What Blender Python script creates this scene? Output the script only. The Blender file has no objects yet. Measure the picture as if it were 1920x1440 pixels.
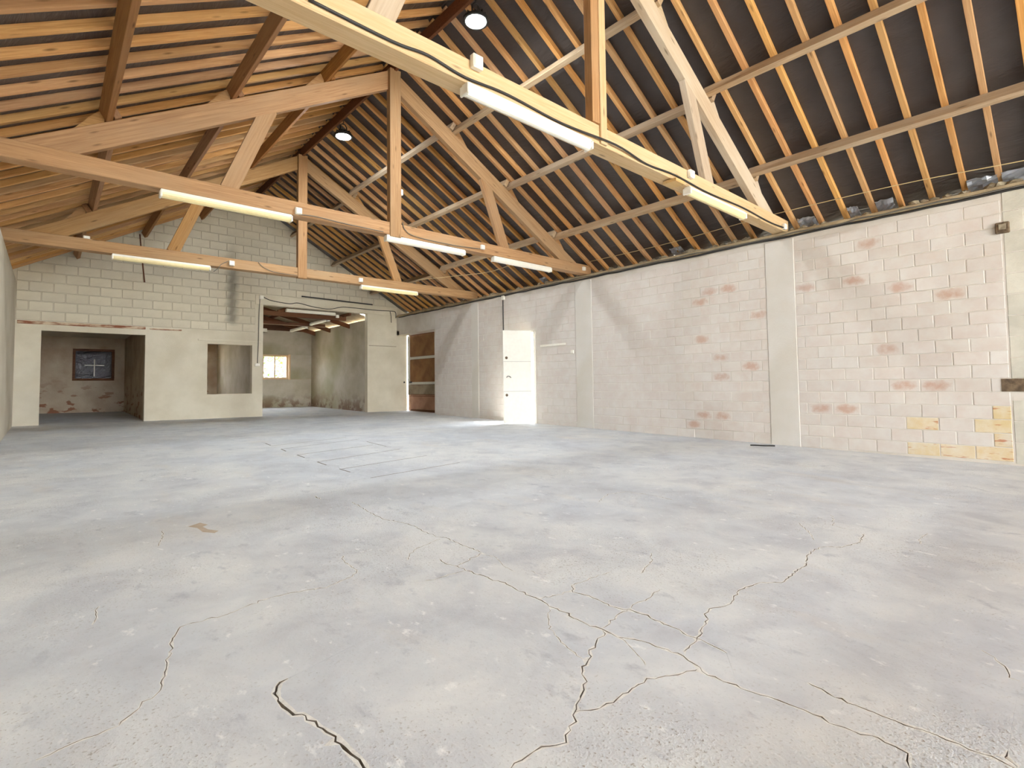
import bpy, bmesh, math, random
import numpy as np
from mathutils import Vector, Matrix, geometry
random.seed(7)
S = bpy.context.scene
COL = S.collection

# ------------------------------------------------------------------ camera
CAM = Vector((0, 0, 1.1))
YAW, PITCH, ROLL, FPX, CYPX = .7282, .0456, -.0129, 973.31, 676.28
fw = Vector((math.sin(YAW)*math.cos(PITCH), math.cos(YAW)*math.cos(PITCH), math.sin(PITCH)))
rt0 = Vector((math.cos(YAW), -math.sin(YAW), 0)); up0 = rt0.cross(fw)
rt = rt0*math.cos(ROLL)+up0*math.sin(ROLL); up = -rt0*math.sin(ROLL)+up0*math.cos(ROLL)
cd = bpy.data.cameras.new('camera'); cam = bpy.data.objects.new('camera', cd); COL.objects.link(cam)
cd.sensor_width = 36; cd.lens = FPX/1920*36; cd.shift_y = -(720-CYPX)/1920
cd.clip_start = .05; cd.clip_end = 300
M = Matrix.Identity(4)
for i in range(3):
    M[i][0] = rt[i]; M[i][1] = up[i]; M[i][2] = -fw[i]; M[i][3] = CAM[i]
cam.matrix_world = M
S.camera = cam

# ------------------------------------------------------------------ light
W = bpy.data.worlds.new('sky'); S.world = W; W.use_nodes = True
bg = W.node_tree.nodes['Background']
bg.inputs['Color'].default_value = (.90, .95, 1, 1); bg.inputs['Strength'].default_value = 6.0
sd = bpy.data.lights.new('sun', 'SUN'); sd.energy = 20; sd.angle = .009; sd.color = (1, .95, .86)
sun = bpy.data.objects.new('sun', sd); COL.objects.link(sun)
sun.rotation_euler = Vector((-.45, .30, -.84)).to_track_quat('-Z', 'Y').to_euler()
S.view_settings.view_transform = 'Standard'; S.view_settings.look = 'None'
S.view_settings.exposure = 1.72; S.view_settings.gamma = 1; S.view_settings.use_curve_mapping = False
S.cycles.diffuse_bounces = 8; S.cycles.max_bounces = 12

# ------------------------------------------------------------------ measures
XL, XR, YG, YF, YB = -.6, 8.99, 16.09, -9.4, 21.2
XRO = 9.39                        # outer face of the right wall
TY = (3.286, 7.50, 11.68)         # front faces of the three tie beams
RX, SL = 4.17, .572               # ridge line and roof slope
ANG = math.atan(SL)
ZP = 6.36                         # top of the principals at the ridge
ZRB = ZP+.15/math.cos(ANG)        # underside of the common rafters at the ridge
ZRT = ZRB+.08/math.cos(ANG)       # membrane
def zf(x, y): return max(0, y)*(.0188-.0005*x)

# pixel helpers used to turn measured photograph points into places on the floor / walls
def ray(x, y): return fw+rt*((x-960)/FPX)-up*((y-CYPX)/FPX)
def on_floor(x, y):
    z = 0
    for _ in range(15):
        r = ray(x, y); t = (z-CAM.z)/r.z; P = CAM+r*t; z = zf(P.x, P.y)
    return (P.x, P.y)
def on_x(x, y, v):
    r = ray(x, y); return CAM+r*(v/r.x)

# ------------------------------------------------------------------ materials
def lin(c):
    return tuple((v/12.92 if v <= .04045 else ((v+.055)/1.055)**2.4) for v in (k/255 for k in c))
def rgba(c): return (c[0], c[1], c[2], 1)
class NT:
    def __init__(s, name):
        s.m = bpy.data.materials.new(name); s.m.use_nodes = True
        s.t = s.m.node_tree; s.b = s.t.nodes['Principled BSDF']; s.oc = None
    def n(s, typ, **kw):
        o = s.t.nodes.new(typ)
        for k, v in kw.items():
            if k in o.inputs: o.inputs[k].default_value = v
            else: setattr(o, k, v)
        return o
    def l(s, a, b): s.t.links.new(a, b)
    def coord(s, scale=(1, 1, 1), rnd=False):
        if s.oc is None: s.oc = s.n('ShaderNodeTexCoord')
        mp = s.n('ShaderNodeMapping'); mp.inputs['Scale'].default_value = scale
        s.l(s.oc.outputs['Object'], mp.inputs['Vector'])
        if rnd:
            oi = s.n('ShaderNodeObjectInfo'); ml = s.n('ShaderNodeMath', operation='MULTIPLY'); ml.inputs[1].default_value = 57
            s.l(oi.outputs['Random'], ml.inputs[0]); cb = s.n('ShaderNodeCombineXYZ')
            for k in range(3): s.l(ml.outputs[0], cb.inputs[k])
            s.l(cb.outputs[0], mp.inputs['Location'])
        return mp.outputs[0]
    def noise(s, scale, detail=4, rough=.55, st=(1, 1, 1), rnd=False, dist=0):
        o = s.n('ShaderNodeTexNoise'); o.inputs['Scale'].default_value = scale; o.inputs['Detail'].default_value = detail
        o.inputs['Roughness'].default_value = rough; o.inputs['Distortion'].default_value = dist
        s.l(s.coord(st, rnd), o.inputs['Vector']); return o.outputs['Fac']
    def ramp(s, fac, a, b, va=0., vb=1.):
        o = s.n('ShaderNodeMapRange'); o.inputs['From Min'].default_value = a; o.inputs['From Max'].default_value = b
        o.inputs['To Min'].default_value = va; o.inputs['To Max'].default_value = vb; s.l(fac, o.inputs['Value']); return o.outputs[0]
    def mix(s, fac, a, b):
        o = s.n('ShaderNodeMix', data_type='RGBA')
        if isinstance(fac, (int, float)): o.inputs[0].default_value = fac
        else: s.l(fac, o.inputs[0])
        for k, v in ((6, a), (7, b)):
            if isinstance(v, tuple): o.inputs[k].default_value = rgba(v)
            else: s.l(v, o.inputs[k])
        return o.outputs[2]
    def math(s, op, a, b=None):
        o = s.n('ShaderNodeMath', operation=op)
        for k, v in ((0, a), (1, b)):
            if v is None: continue
            if isinstance(v, (int, float)): o.inputs[k].default_value = v
            else: s.l(v, o.inputs[k])
        return o.outputs[0]
    def vary(s, col, amt, hue=.0):
        oi = s.n('ShaderNodeObjectInfo'); h = s.n('ShaderNodeHueSaturation')
        s.l(s.ramp(oi.outputs['Random'], 0, 1, 1-amt, 1+amt), h.inputs['Value'])
        if hue:
            r2 = s.math('FRACT', s.math('MULTIPLY', oi.outputs['Random'], 17.3)); s.l(s.ramp(r2, 0, 1, .502-hue, .502+hue), h.inputs['Hue'])
            r3 = s.math('FRACT', s.math('MULTIPLY', oi.outputs['Random'], 41.7)); s.l(s.ramp(r3, 0, 1, .88, 1.08), h.inputs['Saturation'])
        s.l(col, h.inputs['Color']); return h.outputs[0]
    def done(s, col=None, rough=.8, bump=None, bs=.3, bd=.01, spec=.3):
        if col is not None:
            if isinstance(col, tuple): s.b.inputs['Base Color'].default_value = rgba(col)
            else: s.l(col, s.b.inputs['Base Color'])
        if isinstance(rough, (int, float)): s.b.inputs['Roughness'].default_value = rough
        else: s.l(rough, s.b.inputs['Roughness'])
        s.b.inputs['Specular IOR Level'].default_value = spec
        if bump is not None:
            bp = s.n('ShaderNodeBump'); bp.inputs['Strength'].default_value = bs; bp.inputs['Distance'].default_value = bd
            s.l(bump, bp.inputs['Height']); s.l(bp.outputs[0], s.b.inputs['Normal'])
        return s.m

def wood(name, c1, c2, c3, amt=.10, hue=.003):
    t = NT(name)
    g = t.noise(6, 5, .6, (.35, 9, 9), True, .6)
    big = t.noise(1.6, 3, .5, (.5, 2, 2), True)
    col = t.mix(t.ramp(g, .3, .7), c1, c2)
    col = t.mix(t.ramp(big, .45, .75), col, c3)
    kn = t.n('ShaderNodeTexVoronoi'); kn.inputs['Scale'].default_value = 3.2
    t.l(t.coord((.7, 3.2, 3.2), True), kn.inputs['Vector'])
    col = t.mix(t.ramp(kn.outputs['Distance'], .05, .16, .75, 0), col, tuple(k*.35 for k in c2))
    col = t.vary(col, amt, hue)
    return t.done(col, .75, g, .25, .004, .25)
def mottled(name, c1, c2, scale=2., rough=.85, bump=60, bs=.25, bd=.004, amt=0., lo=.35, hi=.65, st=(1, 1, 1)):
    t = NT(name)
    a = t.noise(scale, 5, .6, st, bool(amt))
    col = t.mix(t.ramp(a, lo, hi), c1, c2)
    if amt: col = t.vary(col, amt)
    return t.done(col, rough, t.noise(bump, 3, .6), bs, bd, .25)

m_rafter = wood('pine_rafter', lin((214, 166, 110)), lin((180, 128, 78)), lin((198, 154, 106)), .2, .005)
m_truss = wood('truss_timber', lin((184, 142, 95)), lin((152, 110, 69)), lin((168, 134, 96)), .12)
m_pale = wood('lit_pale_timber', lin((216, 184, 138)), lin((194, 156, 108)), lin((206, 180, 142)), .05)  # light falling on the nearest truss is put into this paler wood
m_dusty_lit = wood('dusty_lit_truss_timber', lin((196, 176, 150)), lin((176, 152, 124)), lin((204, 190, 168)), .05)  # dust and the light on the nearest truss, both in the colour
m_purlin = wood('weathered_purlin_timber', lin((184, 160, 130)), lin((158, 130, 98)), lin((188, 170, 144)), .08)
m_brown = wood('shaded_brown_timber', lin((160, 112, 68)), lin((126, 82, 46)), lin((142, 102, 66)), .1)  # shade on the left purlins is put into this darker brown
m_dark = wood('dark_brown_timber', lin((120, 76, 50)), lin((84, 52, 36)), lin((104, 70, 50)), .12)

def mk_membrane():
    t = NT('black_roof_membrane')
    a = t.noise(.9, 4, .6); col = t.mix(t.ramp(a, .3, .7), lin((58, 50, 48)), lin((78, 72, 70)))
    w = t.noise(3, 5, .6, (1, .35, 1), False, 1.2)
    return t.done(col, .42, w, .55, .05, .4)
m_membrane = mk_membrane()

def mk_floor():
    t = NT('worn_concrete_floor')
    big = t.noise(.55, 5, .6); mid = t.noise(2.3, 6, .62, (1, 1, 1), False, .4); st = t.noise(2.0, 5, .62, (1, .35, 1))
    fine = t.noise(38, 4, .65); spk = t.noise(95, 2, .5)
    col = t.mix(t.ramp(big, .38, .62), lin((206, 207, 206)), lin((195, 199, 204)))
    col = t.mix(t.ramp(mid, .48, .7, 0, .85), col, lin((180, 182, 187)))
    col = t.mix(t.ramp(mid, .46, .28, 0, .7), col, lin((219, 220, 218)))
    col = t.mix(t.ramp(st, .58, .72, 0, .3), col, lin((206, 196, 182)))
    col = t.mix(t.ramp(t.noise(7, 6, .7, (1, .6, 1)), .58, .72, 0, .7), col, lin((160, 163, 172)))
    col = t.mix(t.ramp(t.noise(13, 5, .65, (1, .6, 1)), .62, .72, 0, .7), col, lin((236, 236, 234)))
    pit = t.ramp(t.noise(.8, 3, .5), .46, .6, 0, 1)          # patches where the fine skin has worn off
    col = t.mix(t.math('MULTIPLY', t.ramp(spk, .60, .72, 0, .8), t.ramp(pit, 0, 1, .25, 1)), col, lin((140, 130, 118)))
    h = t.math('ADD', t.math('MULTIPLY', fine, .8), t.math('MULTIPLY', t.math('MULTIPLY', spk, pit), 1.3))
    h = t.math('ADD', h, t.math('MULTIPLY', mid, 2.2))
    return t.done(col, .72, h, .35, .006, .3)
m_floor = mk_floor()
m_crack = mottled('crack_dirt', lin((136, 128, 118)), lin((104, 95, 86)), 30, .95, 120, .3, .003)
m_chip = mottled('chipped_cement_edge', lin((224, 223, 218)), lin((204, 202, 196)), 40, .9, 150, .5, .004)
m_tan = mottled('tan_spill', lin((190, 174, 154)), lin((176, 160, 140)), 9, .8, 90, .2, .002)

m_plaster = mottled('cream_render', lin((206, 198, 180)), lin((192, 182, 162)), .9, .9, 30, .25, .006)
m_mortar = mottled('pale_mortar', lin((210, 204, 195)), lin((196, 188, 176)), 2.2, .92, 40, .3, .005)
m_pilaster = mottled('concrete_post_face', lin((208, 204, 197)), lin((198, 192, 180)), .8, .9, 35, .3, .006)

def mk_clay(name, c1, c2, worn=0., stain=0.):
    t = NT(name)
    a = t.noise(5, 4, .6, (1, 1, 1), True)
    col = t.mix(t.ramp(a, .35, .65), c1, c2)
    big = t.noise(2.0, 3, .5, (1, 1, 1), True)
    col = t.mix(t.ramp(big, .5, .75, 0, .6), col, lin((210, 205, 197)))
    if stain:
        col = t.mix(t.ramp(t.noise(6, 4, .6, (1, 1, 1), True), .36, .62, 0, stain), col, lin((204, 178, 128)))
        col = t.mix(t.ramp(t.noise(7, 3, .5, (1, .8, 5), True), .62, .68, 0, .8), col, lin((178, 112, 80)))
    if worn:
        oc = t.n('ShaderNodeTexCoord'); sp = t.n('ShaderNodeSeparateXYZ'); t.l(oc.outputs['Object'], sp.inputs[0])
        yy = t.math('DIVIDE', sp.outputs[1], .15); zz = t.math('DIVIDE', sp.outputs[2], .075)
        r = t.math('ADD', t.math('MULTIPLY', yy, yy), t.math('MULTIPLY', zz, zz))
        r = t.math('ADD', r, t.ramp(t.noise(11, 4, .6, (1, 1, 1), True), .25, .75, -.7, .7))
        col = t.mix(t.ramp(r, .0, 1.15, worn, 0), col, lin((180, 136, 112)))
    col = t.vary(col, .03, .003)
    rib = t.n('ShaderNodeTexWave', wave_type='BANDS', bands_direction='Z'); rib.inputs['Scale'].default_value = 14
    t.l(t.coord(), rib.inputs['Vector'])
    h = t.math('ADD', t.math('MULTIPLY', rib.outputs['Fac'], .35), t.noise(60, 3, .6))
    return t.done(col, .85, h, .25, .003, .25)
C1, C2 = lin((207, 201, 193)), lin((202, 191, 182))
m_clay = mk_clay('painted_clay_block', C1, C2)
m_clay_w = mk_clay('rubbed_clay_block', C1, C2, .62)
m_clay_s = mk_clay('stained_clay_block', lin((214, 203, 182)), lin((208, 192, 160)), 0, .6)
m_clay_g = mottled('grey_concrete_block', lin((206, 202, 188)), lin((186, 182, 168)), 3, .9, 50, .4, .006, .05)

def mk_gable(name, amt):
    t = NT(name)
    geo = t.n('ShaderNodeNewGeometry'); sp = t.n('ShaderNodeSeparateXYZ'); t.l(geo.outputs['Position'], sp.inputs[0])
    a = t.noise(1.3, 5, .6); col = t.mix(t.ramp(a, .35, .65), lin((214, 206, 186)), lin((200, 191, 169)))
    col = t.mix(t.ramp(t.noise(.6, 3, .5), .5, .75, 0, .4), col, lin((190, 184, 170)))
    # soot streak left by a stove pipe
    n = t.ramp(t.noise(3, 3, .5), 0, 1, -.12, .12)
    dx = t.math('ABSOLUTE', t.math('ADD', t.math('SUBTRACT', sp.outputs[0], 3.80), n))
    hz = t.math('MULTIPLY', t.ramp(sp.outputs[2], 2.82, 3.0, 0, 1), t.ramp(sp.outputs[2], 4.1, 5.4, 1, 0))
    soot = t.math('MULTIPLY', t.ramp(dx, .03, .2, .68, 0), hz)
    col = t.mix(soot, col, lin((92, 90, 84)))
    if amt: col = t.vary(col, amt)
    return t.done(col, .9, t.noise(45, 3, .6), .4, .006, .2)
m_gable = mk_gable('painted_gable_render', 0)
m_gblock = mk_gable('painted_gable_block', .045)
m_gjoint = mottled('gable_mortar', lin((154, 142, 118)), lin((194, 186, 168)), .9, .92, 40, .3, .005)

def mk_annex():
    t = NT('damp_annex_render')
    a = t.noise(.9, 5, .6); col = t.mix(t.ramp(a, .35, .65), lin((196, 188, 172)), lin((170, 160, 138)))
    col = t.mix(t.ramp(t.noise(.5, 3, .5), .48, .66, 0, .6), col, lin((150, 146, 108)))
    geo = t.n('ShaderNodeNewGeometry'); sp = t.n('ShaderNodeSeparateXYZ'); t.l(geo.outputs['Position'], sp.inputs[0])
    low = t.math('MULTIPLY', t.ramp(sp.outputs[2], .9, .4, 0, 1), t.ramp(t.noise(2.2, 4, .6), .46, .56, 0, .8))
    col = t.mix(low, col, lin((120, 92, 76)))
    return t.done(col, .92, t.noise(30, 3, .6), .4, .008, .2)
m_annex = mk_annex()
def mk_room():
    t = NT('peeling_store_render')
    a = t.noise(1.2, 5, .6); col = t.mix(t.ramp(a, .35, .65), lin((198, 184, 162)), lin((172, 150, 126)))
    geo = t.n('ShaderNodeNewGeometry'); sp = t.n('ShaderNodeSeparateXYZ'); t.l(geo.outputs['Position'], sp.inputs[0])
    low = t.math('MULTIPLY', t.ramp(sp.outputs[2], 1.5, .7, 0, 1), t.ramp(t.noise(2.6, 3, .55, (1, 1, 2.2)), .58, .62, 0, .85))
    col = t.mix(low, col, lin((140, 88, 62)))
    return t.done(col, .92, t.noise(30, 3, .6), .4, .008, .2)
m_room = mk_room()
def mk_rust():
    t = NT('rusty_lintel'); a = t.noise(4, 5, .65, (.6, 1, 3))
    col = t.mix(t.ramp(a, .42, .58), lin((206, 186, 158)), lin((136, 86, 62)))
    return t.done(col, .85, t.noise(50, 3), .5, .006)
m_rust = mk_rust()
def plain(name, c, rough=.5, metal=0., spec=.5, amt=0.):
    t = NT(name); t.b.inputs['Metallic'].default_value = metal
    a = t.noise(14, 3, .6, (1, 1, 1), bool(amt)); k = 1-amt if amt else .93
    col = t.mix(t.ramp(a, .3, .7), c, tuple(v*k for v in c))
    return t.done(col, rough, None, spec=spec)
m_white = plain('white_plastic', lin((236, 232, 220)), .45)
m_tubewhite = plain('white_enamelled_batten', lin((240, 236, 224)), .4)
m_diff = plain('ribbed_white_diffuser', lin((242, 238, 224)), .35)
m_diffy = plain('yellowed_diffuser', lin((238, 222, 168)), .35)
m_black = plain('black_cable_sheath', lin((44, 42, 40)), .55)
m_greyc = plain('grey_cable_sheath', lin((108, 104, 94)), .6)
m_blackm = plain('black_cast_metal', lin((34, 32, 31)), .4, .3)
m_glassdisc = plain('lit_lamp_lens', lin((240, 238, 228)), .3)
m_glassdisc.node_tree.nodes['Principled BSDF'].inputs['Emission Color'].default_value = (.9, .96, 1, 1)
m_glassdisc.node_tree.nodes['Principled BSDF'].inputs['Emission Strength'].default_value = 300
m_rope = plain('cream_twine', lin((206, 182, 136)), .9)
m_door = plain('white_door_skin', lin((232, 228, 216)), .5)
m_doorgap = plain('door_seam', lin((176, 172, 160)), .7)
m_brownpanel = mottled('brown_door_panel', lin((150, 108, 68)), lin((124, 84, 52)), 2.5, .6, 40, .2, .003)
m_pinkpanel = mottled('faded_pink_door_panel', lin((178, 136, 108)), lin((154, 112, 88)), 2.5, .6, 40, .2, .003)
m_alu = plain('aluminium_rail', lin((196, 194, 186)), .4, .5)
m_foil = plain('silver_foil_insulation', lin((196, 202, 214)), .35, .6)
m_wool = mottled('mineral_wool', lin((160, 146, 112)), lin((120, 108, 84)), 12, .95, 60, .6, .01)
m_rubble = mottled('mortar_crumbs', lin((168, 156, 132)), lin((120, 108, 90)), 8, .95, 60, .6, .01)
m_plate = mottled('mortar_capped_wall_plate', lin((186, 170, 140)), lin((150, 132, 104)), 3, .9, 40, .5, .008)
m_hole = mottled('exposed_dark_brick', lin((122, 104, 82)), lin((84, 70, 56)), 14, .95, 60, .5, .01)
m_fibro = mottled('fibre_cement_sheet', lin((164, 150, 128)), lin((132, 118, 98)), 2, .85, 40, .3, .004)
m_wframe = plain('varnished_window_frame', lin((214, 182, 142)), .5)
m_leaf = mottled('hedge_leaf', lin((128, 158, 74)), lin((84, 122, 52)), 6, .6, 40, .2, .004, .12)
m_ground = mottled('gravel_yard', lin((178, 172, 158)), lin((150, 146, 130)), .6, .95, 20, .4, .02)
m_plastic = None
def mk_plastic():
    t = NT('black_plastic_sheet'); w = t.noise(5, 5, .6, (1, 1, 1), False, 1.5)
    return t.done(lin((62, 56, 62)), .28, w, .9, .06, .6)
m_plastic = mk_plastic()
def mk_glass():
    t = NT('window_glass'); t.b.inputs['Transmission Weight'].default_value = 1; t.b.inputs['IOR'].default_value = 1.05
    return t.done((1, 1, 1), .02, None, spec=.3)
m_glass = mk_glass()

# ------------------------------------------------------------------ object helpers
def tag(o, label=None, cat=None, group=None, kind=None):
    if label: o['label'] = label
    if cat: o['category'] = cat
    if group: o['group'] = group
    if kind: o['kind'] = kind
    return o
def link(name, me, mats=None, parent=None, mw=None):
    o = bpy.data.objects.new(name, me); COL.objects.link(o)
    if mats is not None and not me.materials:
        for m in (mats if isinstance(mats, (list, tuple)) else [mats]): me.materials.append(m)
    mw = mw or Matrix.Identity(4)
    if parent:
        o.parent = parent
        o.matrix_basis = OWN[parent.name].inverted() @ mw
    else: o.matrix_basis = mw
    OWN[o.name] = mw.copy()
    return o
OWN = {}
def empty(name, loc):
    o = bpy.data.objects.new(name, None); COL.objects.link(o); o.location = loc; o.empty_display_size = .2
    OWN[o.name] = Matrix.Translation(loc); return o
def pyd(name, v, f):
    me = bpy.data.meshes.new(name); me.from_pydata([tuple(p) for p in v], [], f); me.update(); return me
def bm_mesh(name, bm):
    me = bpy.data.meshes.new(name); bmesh.ops.recalc_face_normals(bm, faces=bm.faces); bm.to_mesh(me); bm.free(); return me
CACHE = {}
def boxm(sx, sy, sz, bev=0., key='box', mat=None):
    k = (key, round(sx, 4), round(sy, 4), round(sz, 4), bev, mat.name if mat else '')
    if k not in CACHE:
        bm = bmesh.new(); bmesh.ops.create_cube(bm, size=1)
        bmesh.ops.scale(bm, vec=(sx, sy, sz), verts=bm.verts)
        if bev: bmesh.ops.bevel(bm, geom=bm.edges[:], offset=bev, segments=1, affect='EDGES')
        CACHE[k] = bm_mesh(key, bm)
        if mat: CACHE[k].materials.append(mat)
    return CACHE[k]
def boxo(name, c, s, mat, parent=None, bev=0.):
    return link(name, boxm(s[0], s[1], s[2], bev, name, mat), None, parent, Matrix.Translation(c))
def frame_m(p0, p1, upv=(0, 0, 1)):
    p0, p1 = Vector(p0), Vector(p1); x = (p1-p0).normalized(); u = Vector(upv)
    y = u.cross(x).normalized(); z = x.cross(y)
    m = Matrix.Identity(4)
    for i in range(3): m[i][0] = x[i]; m[i][1] = y[i]; m[i][2] = z[i]; m[i][3] = (p0[i]+p1[i])/2
    return m, (p1-p0).length
def member(name, p0, p1, w, h, mat, parent=None, upv=(0, 0, 1), bev=.004):
    m, L = frame_m(p0, p1, upv)
    return link(name, boxm(L, w, h, bev, name, mat), None, parent, m)
def tube_mesh(name, pts, r, n=6, caps=True):
    pts = [Vector(p) for p in pts]; v = []; f = []
    for i, p in enumerate(pts):
        t = (pts[min(i+1, len(pts)-1)]-pts[max(i-1, 0)]).normalized()
        a = t.cross(Vector((0, 0, 1))) if abs(t.z) < .95 else t.cross(Vector((1, 0, 0)))
        a.normalize(); b = t.cross(a)
        for k in range(n):
            q = 2*math.pi*k/n; v.append(p+a*(r*math.cos(q))+b*(r*math.sin(q)))
    for i in range(len(pts)-1):
        for k in range(n):
            f.append((i*n+k, i*n+(k+1) % n, (i+1)*n+(k+1) % n, (i+1)*n+k))
    if caps: f.append(tuple(range(n-1, -1, -1))); f.append(tuple(range((len(pts)-1)*n, len(pts)*n)))
    me = pyd(name, v, f); 
    for p in me.polygons: p.use_smooth = True
    return me
def smooth_path(pts, k=6):
    P = [Vector(p) for p in pts]; out = []
    for i in range(len(P)-1):
        a, b, c, d = P[max(i-1, 0)], P[i], P[i+1], P[min(i+2, len(P)-1)]
        for j in range(k):
            t = j/k
            out.append(.5*((2*b)+(c-a)*t+(2*a-5*b+4*c-d)*t*t+(3*b-3*c+d-a)*t**3))
    out.append(P[-1]); return out
def cable(name, pts, r, mat, label, cat='cable', k=6, parent=None):
    o = link(name, tube_mesh(name, smooth_path(pts, k), r), mat, parent)
    if not parent: tag(o, label, cat)
    return o
def lathe(name, prof, n=24):
    v = []; f = []
    for (r, z) in prof:
        for k in range(n):
            a = 2*math.pi*k/n; v.append((r*math.cos(a), r*math.sin(a), z))
    for i in range(len(prof)-1):
        for k in range(n): f.append((i*n+k, i*n+(k+1) % n, (i+1)*n+(k+1) % n, (i+1)*n+k))
    f.append(tuple(range(n))); f.append(tuple(range((len(prof)-1)*n+n-1, (len(prof)-1)*n-1, -1)))
    me = pyd(name, v, f); return me
def slab(name, us, vs, hole, thick, place, mat, top=None):
    """wall as one solid: cells of a grid (u, v) except where hole(uc, vc); extra top polygon; extruded by thick along n"""
    bm = bmesh.new(); V = {}
    def vert(u, v):
        k = (round(u, 4), round(v, 4))
        if k not in V: V[k] = bm.verts.new(place(u, v, 0))
        return V[k]
    for i in range(len(us)-1):
        for j in range(len(vs)-1):
            if hole((us[i]+us[i+1])/2, (vs[j]+vs[j+1])/2): continue
            bm.faces.new([vert(us[i], vs[j]), vert(us[i+1], vs[j]), vert(us[i+1], vs[j+1]), vert(us[i], vs[j+1])])
    if top: bm.faces.new([vert(*p) for p in top])
    r = bmesh.ops.extrude_face_region(bm, geom=bm.faces[:])
    d = Vector(place(0, 0, thick))-Vector(place(0, 0, 0))
    bmesh.ops.translate(bm, vec=d, verts=[g for g in r['geom'] if isinstance(g, bmesh.types.BMVert)])
    return tag(link(name, bm_mesh(name, bm), mat), kind='structure')

# ------------------------------------------------------------------ floor with real cracks
CR = [  # (half width in m, measured course)
 (.0028, [(660,941),(680,953),(693,961),(712,970),(717,974),(742,977),(780,987),(792,996),(820,1006),(835,1008),(850,1014),(872,1024),(890,1030),(903,1036)]),
 (.0035, [(824,1047),(832,1057),(857,1062),(873,1069),(905,1080),(925,1087),(945,1092),(967,1104),(990,1115),(1013,1126),(1037,1139),(1066,1151),(1082,1162),(1105,1172),(1130,1180),(1160,1194),(1190,1199),(1225,1209),(1272,1226),(1300,1242),(1320,1259),(1343,1272),(1420,1302),(1460,1313),(1510,1332),(1560,1356),(1615,1375),(1665,1392),(1705,1415),(1706,1440)]),
 (.0026, [(903,1037),(880,1050),(857,1061)]),
 (.0038, [(1072,1097),(1077,1110),(1105,1117),(1125,1126),(1152,1139),(1182,1144),(1212,1154),(1237,1165),(1275,1182),(1302,1197),(1330,1207),(1362,1224)]),
 (.0034, [(1515,1280),(1540,1294),(1580,1312),(1625,1330),(1677,1352),(1752,1377),(1815,1402),(1865,1420),(1905,1442)]),
 (.0030, [(1282,1222),(1302,1207),(1312,1192),(1315,1177),(1329,1162),(1320,1150),(1335,1139),(1357,1136),(1372,1132),(1375,1120),(1385,1107),(1422,1092),(1465,1093),(1480,1082),(1512,1057),(1512,1045),(1525,1031),(1545,1025),(1580,1026),(1612,1016),(1621,1001)]),
 (.0034, [(1130,1182),(1132,1187),(1117,1207),(1107,1220),(1108,1232),(1094,1251),(1097,1277),(1088,1303),(1078,1330),(1077,1353),(1060,1390),(1013,1403),(967,1433),(955,1445)]),
 (.0026, [(1078,1335),(1120,1333),(1157,1313),(1177,1297),(1213,1275),(1270,1265),(1307,1255)]),
 (.0022, [(1130,1178),(1155,1157),(1187,1136),(1222,1117),(1237,1105)]),
 (.0024, [(1202,1075),(1209,1065),(1222,1050),(1221,1037)]),
 (.0020, [(1015,1122),(1045,1115),(1075,1108)]), (.0018, [(1075,1097),(1105,1085),(1145,1072)]),
 (.0016, [(1160,1194),(1175,1202),(1190,1219),(1210,1247)]),
 (.0014, [(1030,1141),(1025,1157),(1032,1180),(1050,1200),(1070,1220),(1092,1235)]),
 (.0022, [(642,1042),(645,1055),(667,1067),(670,1075),(647,1087),(610,1101),(540,1112),(487,1127),(435,1149),(375,1165),(335,1177),(330,1187),(320,1210),(317,1232),(312,1260),(300,1287),(295,1300),(272,1315),(257,1330),(232,1352),(200,1370),(160,1385),(110,1407),(67,1425)]),
 (.0060, [(540,1272),(517,1287),(512,1302),(520,1316),(535,1324),(555,1337),(580,1350),(605,1365),(627,1380),(637,1397),(655,1415),(672,1427),(692,1445)]),
 (.0022, [(765,1050),(767,1040),(780,1030),(797,1022),(825,1010)]), (.0020, [(872,1070),(842,1077),(815,1086),(797,1089)]),
 (.0014, [(905,1038),(932,1045),(945,1060),(965,1072)]), (.0014, [(995,1070),(1012,1077)]),
 (.0026, [(1122,941),(1140,927),(1172,922),(1200,925),(1237,931),(1260,937)]), (.0020, [(1497,980),(1517,997),(1525,1012)]),
 (.0022, [(305,995),(304,1007),(295,1025)]), (.0016, [(185,1137),(180,1155),(172,1172)]), (.0050, [(590,930),(601,936)]),
 (.0022, [(1840,1219),(1880,1246),(1890,1270),(1912,1277)]), (.0045, [(1890,1407),(1877,1418),(1907,1437)]),
 (.0016, [(1558,965),(1563,975),(1560,985),(1600,995)]), (.0016, [(1738,1000),(1724,1012),(1726,1020)]),
]
SLOT = [((510,836),(650,820)),((527,842),(671,824)),((557,853),(700,834)),((595,866),(750,842)),((642,879),(801,854)),((695,896),(863,867)),
        ((497,831),(507,835)),((527,842),(536,846)),((557,853),(571,858)),((595,866),(612,872)),((636,879),(656,885)),((687,828),(724,837))]
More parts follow.
